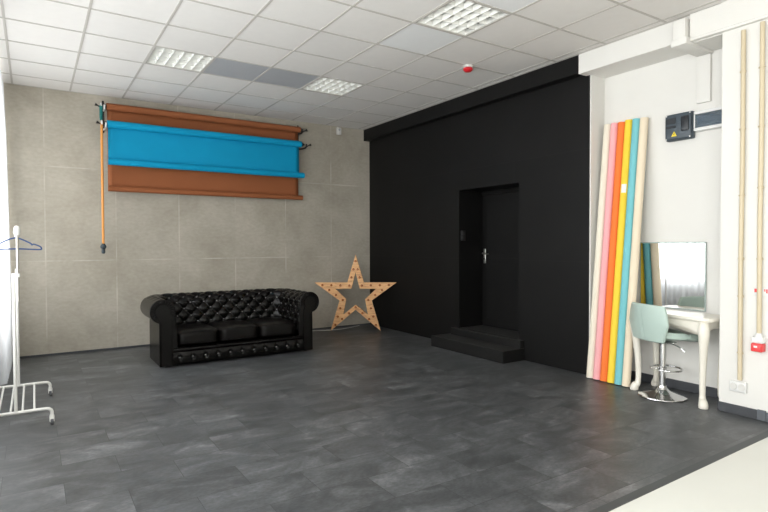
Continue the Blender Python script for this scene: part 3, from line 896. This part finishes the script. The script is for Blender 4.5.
# ------------------------------------------------------------------ stool
def stool():
    t = thing('swivel_stool', 'pale mint leatherette swivel stool with low back on a round chrome base', 'stool', (4.725, 2.695, 0), -.36)
    b = NB(); lathe(b, [(0, .002), (.195, .002), (.2, .006), (.198, .011), (.17, .02), (.11, .034), (.06, .055), (.038, .08), (.034, .1), (0, .1)], seg=56); link('base', b, M['steel'], t, True)
    b = NB(); lathe(b, [(0, .09), (.030, .09), (.030, .48), (.022, .484), (0, .484)], seg=28); link('column', b, M['steel'], t, True)
    b = NB(); lathe(b, [(0, .48), (.02, .48), (.018, .50), (0, .50)], seg=24); link('gas_lift', b, M['steel'], t, True)
    # ring footrest
    b = NB()
    tube(b, [(.02+.125*math.cos(a)+.02, .135*math.sin(a), .25) for a in [math.radians(-158+316*k/40) for k in range(41)]], .008, 10)
    tube(b, [(-.0, .03, .25), (-.078, .055, .25)], .007, 8); tube(b, [(-.0, -.03, .25), (-.078, -.055, .25)], .007, 8)
    lathe(b, [(.026, .232), (.036, .234), (.036, .266), (.026, .268)], seg=24)
    link('footrest', b, M['steel'], t, True)
    b = NB(); tube(b, spline([(.02, -.01, .485), (.05, -.06, .478), (.07, -.12, .46), (.09, -.155, .425)], 5), .0055, 8); link('height_lever', b, M['steel'], t, True)
    b = NB(); box(b, -.08, .08, -.08, .08, .486, .5, .004, 1); link('seat_plate', b, M['steel'], t)
    def pad(fn, name, nu, nv, th):
        b = NB(); G = [[b.verts.new(fn(-1+2*i/nu, j/nv)) for i in range(nu+1)] for j in range(nv+1)]
        for j in range(nv):
            for i in range(nu): b.faces.new((G[j][i], G[j][i+1], G[j+1][i+1], G[j+1][i]))
        o = link(name, b, M['mint'], t, 'all')
        m1 = o.modifiers.new('thickness', 'SOLIDIFY'); m1.thickness = th; m1.offset = 0
        m2 = o.modifiers.new('soft', 'BEVEL'); m2.width = th*.45; m2.segments = 4; m2.limit_method = 'ANGLE'; m2.angle_limit = math.radians(60)
        return o
    def lerp(T, v):
        for (a, x), (c, y) in zip(T, T[1:]):
            if v <= c: return x+(y-x)*(v-a)/(c-a)
        return T[-1][1]
    # seat: v 0 back .. 1 front
    def seat(u, v):
        w = lerp([(0, .17), (.3, .215), (.6, .225), (.85, .19), (1, .13)], v)
        x = -.18+.48*v
        z = .520+.036*(abs(u)**2.2)*(1-.2*v)+.03*(1-v)**3-.02*max(0, v-.75)*4*.6
        crease = -.006*math.exp(-(u/.06)**2)
        return (x-.03*abs(u)**2*(1 if v > .5 else -1)*.6, u*w, z+crease+.012*math.sin(PI*v))
    def back(u, v):
        w = lerp([(0, .19), (.25, .215), (.5, .245), (.8, .225), (1, .20)], v)
        z = .512+.33*v
        x = -.175-.055*v+.085*abs(u)**2.0*(.4+.6*v)
        crease = .005*math.exp(-(u/.05)**2)
        return (x+crease, u*w, z-.012*abs(u)**3*v)
    pad(seat, 'seat', 26, 20, .052); pad(back, 'backrest', 26, 18, .034)
    b = NB(); tube(b, [Vector(back(0, k/12))+Vector((-.0175, 0, 0)) for k in range(1, 12)], .0022, 6); link('centre_seam', b, M['mint'], t, True)
stool()

# ------------------------------------------------------------------ electrical things
# distribution box
t = thing('distribution_box', 'dark grey-blue electrical box with yellow warning triangle high on the white wall', 'electrical box', (XR, 2.728, 2.452))
b = NB(); box(b, -.062, 0, -.125, .125, -.125, .125, .018, 3); link('case', b, M['dbox'], t, True)
b = NB(); box(b, -.074, -.061, -.118, .118, -.118, .118, .012, 3); cv = link('cover', b, M['dbox'], t, True)
b = NB(); box(b, -.084, -.073, -.1, -.03, -.05, .085, .008, 2); link('breaker_window', b, M['dbox2'], cv, True)
b = NB(); box(b, -.079, -.0735, .02, .11, .03, .085, .003, 1); box(b, -.079, -.0735, .02, .11, -.01, .012, .003, 1); link('raised_rib', b, M['dbox2'], cv, True)
b = NB(); prism(b, [(-.026, -.022), (.026, -.022), (0, .024)], lambda a, c, x: (x, .035+a, -.065+c), -.0765, -.0738); w_ = link('warning_triangle', b, M['yellow'], cv)
b = NB(); prism(b, [(.002, .014), (-.007, -.002), (.001, -.002), (-.003, -.016), (.007, .002), (0, .002)], lambda a, c, x: (x, .035+a, -.066+c), -.0776, -.0764); link('lightning_bolt', b, M['slot'], w_)
for yq in (-.108, .108):
    for zq in (-.108, .108):
        b = NB(); lathe(b, [(0, -.077), (.006, -.077), (.006, -.070)], (0, yq, zq), 12, 'X'); link('screw', b, M['pwhite'], cv, True)
# module panel
t = thing('switch_panel', 'white wall panel with a smoky blue window, right of the dark electrical box', 'electrical panel', (XR, 2.408, 2.470))
b = NB()
box(b, -.07, 0, -.19, .183, -.088, -.06, .006, 2); box(b, -.07, 0, -.19, .183, .06, .088, .006, 2)
box(b, -.07, 0, -.19, -.17, -.06, .06, .004, 1); box(b, -.07, 0,   .17, .183, -.06, .06, .004, 1); box(b, -.012, 0, -.17, .17, -.06, .06)
link('frame', b, M['pwhite'], t, True)
b = NB(); box(b, -.04, -.012, -.165, .165, -.03, .03, .003, 1); box(b, -.03, -.012, -.165, .165, .035, .055, .003, 1); box(b, -.03, -.012, -.165, .165, -.055, -.035, .003, 1)
link('module_row', b, M['dwin'], t, True)
b = NB(); box(b, -.066, -.062, -.17, .17, -.06, .06); link('window_cover', b, M['lens'], t)

# white cable duct
t = thing('cable_duct', 'boxed white cable duct crossing the beam and dropping to the electrical panel', 'cable duct', (4.9, 2.53, 3.034))
b = NB(); box(b, -.26, -.18, -.055, .05, .055, .245, .006, 2); box(b, -.268, -.18, -.063, .058, .045, .07, .004, 1); link('beam_box', b, M['white'], t, True)
b = NB(); box(b, -.275, .179, -.075, .06, .02, .078, .005, 2); box(b, -.17, .179, -.315, -.075, .04, .078, .004, 1); link('under_beam_duct', b, M['white'], t, True)
b = NB(); box(b, .15, .1795, -.06, .06, -.40, .02, .004, 2); link('drop_duct', b, M['white'], t, True)

# pipes
def pipe(y, z0, z1, label, clips):
    t = thing('conduit_pipe', label, 'pipe', (XP, y, z0), 0, 'beige conduit pipes on the white pier')
    b = NB(); tube(b, [(-.024, 0, 0), (-.024, .003, .9), (-.024, -.002, 1.7), (-.024, 0, z1-z0)], .0165, 16); link('pipe', b, M['conduit'], t, True)
    for z in clips:
        b = NB()
        tube(b, [(-.024+.0195*math.cos(a), .0195*math.sin(a), z-z0) for a in [2*PI*k/20 for k in range(20)]], .0035, 6, closed=True)
        box(b, -.008, 0, -.012, .012, z-z0-.012, z-z0+.012, .002, 1); box(b, -.02, -.008, .017, .028, z-z0-.006, z-z0+.006, .002, 1)
        link('pipe_clip', b, M['conduit'], t, True)
pipe(2.05, .285, 3.04, 'left beige conduit pipe running down to the white socket', (2.72, 2.27, 1.75, 1.25, .95, .5))
pipe(1.918, .66, 3.06, 'right beige conduit pipe ending at the red industrial socket', (2.72, 2.27, 1.8, 1.25))
t = thing('wall_socket', 'white double wall socket at the foot of the left pipe', 'socket', (XP, 2.066, .228))
b = NB(); box(b, -.026, 0, -.062, .062, -.042, .042, .007, 3); link('casing', b, M['pwhite'], t, True)
for y in (-.03, .03):
    b = NB(); lathe(b, [(.025, -.031), (.027, -.025), (.021, -.0255), (.019, -.018), (0, -.018)][::-1], (0, y, 0), 24, 'X'); o = link('outlet', b, M['sensor'], t, True)
    for z in (-.01, .01):
        b = NB(); lathe(b, [(0, -.0195), (.003, -.0195), (.003, -.017)], (0, y, z), 8, 'X'); link('pin_hole', b, M['slot'], o)
t = thing('industrial_socket', 'red industrial power socket with white top under the right pipe', 'socket', (XP, 1.918, .60))
b = NB(); box(b, -.06, 0, -.042, .042, .0, .05, .012, 3); lathe(b, [(0, .045), (.03, .045), (.024, .07), (.018, .078), (0, .078)], (-.03, 0, 0), 20); link('housing', b, M['pwhite'], t, True)
b = NB(); box(b, -.07, 0, -.04, .04, -.065, .0, .01, 3); box(b, -.082, -.066, -.034, .034, -.06, -.012, .006, 2); cp = link('hinged_cover', b, M['red2'], t, True)
b = NB(); box(b, -.0845, -.0815, -.012, .012, -.03, -.015, .001, 1); link('latch', b, M['pwhite'], cp, True)
# red and white tag collar on the right pipe
t = thing('pipe_tag', 'small red and white tag on the wall behind the right pipe, above the red socket', 'tag', (XP, 1.915, .99))
b = NB(); box(b, -.0062, 0, -.056, .056, -.024, .036, .0025, 2); tag_plate = link('plate', b, M['pwhite'], t, True)
for y0, y1, z0, z1 in ((.026, .046, .0, .028), (-.046, -.034, -.004, .028), (-.03, -.022, .008, .028)):
    b = NB(); box(b, -.0074, -.006, y0, y1, z0, z1, .001, 1); link('red_marking', b, M['red2'], tag_plate)

# ------------------------------------------------------------------ light
W = bpy.data.worlds.new('sky'); S.world = W; W.use_nodes = True
bg = W.node_tree.nodes['Background']; bg.inputs[0].default_value = (1, .985, .98, 1); bg.inputs[1].default_value = 1.3
WP = 190
for i, (a, c) in enumerate(wins):
    ld = bpy.data.lights.new('daylight', 'AREA'); ld.shape = 'RECTANGLE'; ld.size = WZ1-WZ0; ld.size_y = c-a
    ld.energy = WP*(1, 1, .95, .8)[i]; ld.color = (1, .968, .95)
    lo = bpy.data.objects.new('daylight', ld); COL.objects.link(lo)
    lo.location = (XL-.24, (a+c)/2, (WZ0+WZ1)/2); lo.rotation_euler = (0, -PI/2, 0)

# ------------------------------------------------------------------ camera
cd = bpy.data.cameras.new('camera'); cam = bpy.data.objects.new('camera', cd); COL.objects.link(cam)
cd.sensor_width = 36; cd.lens = 540.9/768*36; cd.clip_start = .02
yaw, pitch, roll = .5755053, -.0211136, -.00315746
F = Vector((math.sin(yaw)*math.cos(pitch), math.cos(yaw)*math.cos(pitch), math.sin(pitch)))
r = F.cross(Vector((0, 0, 1))).normalized(); u = r.cross(F)
c_, s_ = math.cos(roll), math.sin(roll)
rr_ = c_*r+s_*u; uu_ = -s_*r+c_*u
mw = Matrix((rr_, uu_, -F)).transposed().to_4x4(); mw.translation = (0, 0, 1.37)
cam.matrix_world = mw
S.camera = cam
S.view_settings.view_transform = 'Standard'; S.view_settings.look = 'None'
S.view_settings.exposure = 0; S.view_settings.gamma = 1; S.view_settings.use_curve_mapping = False
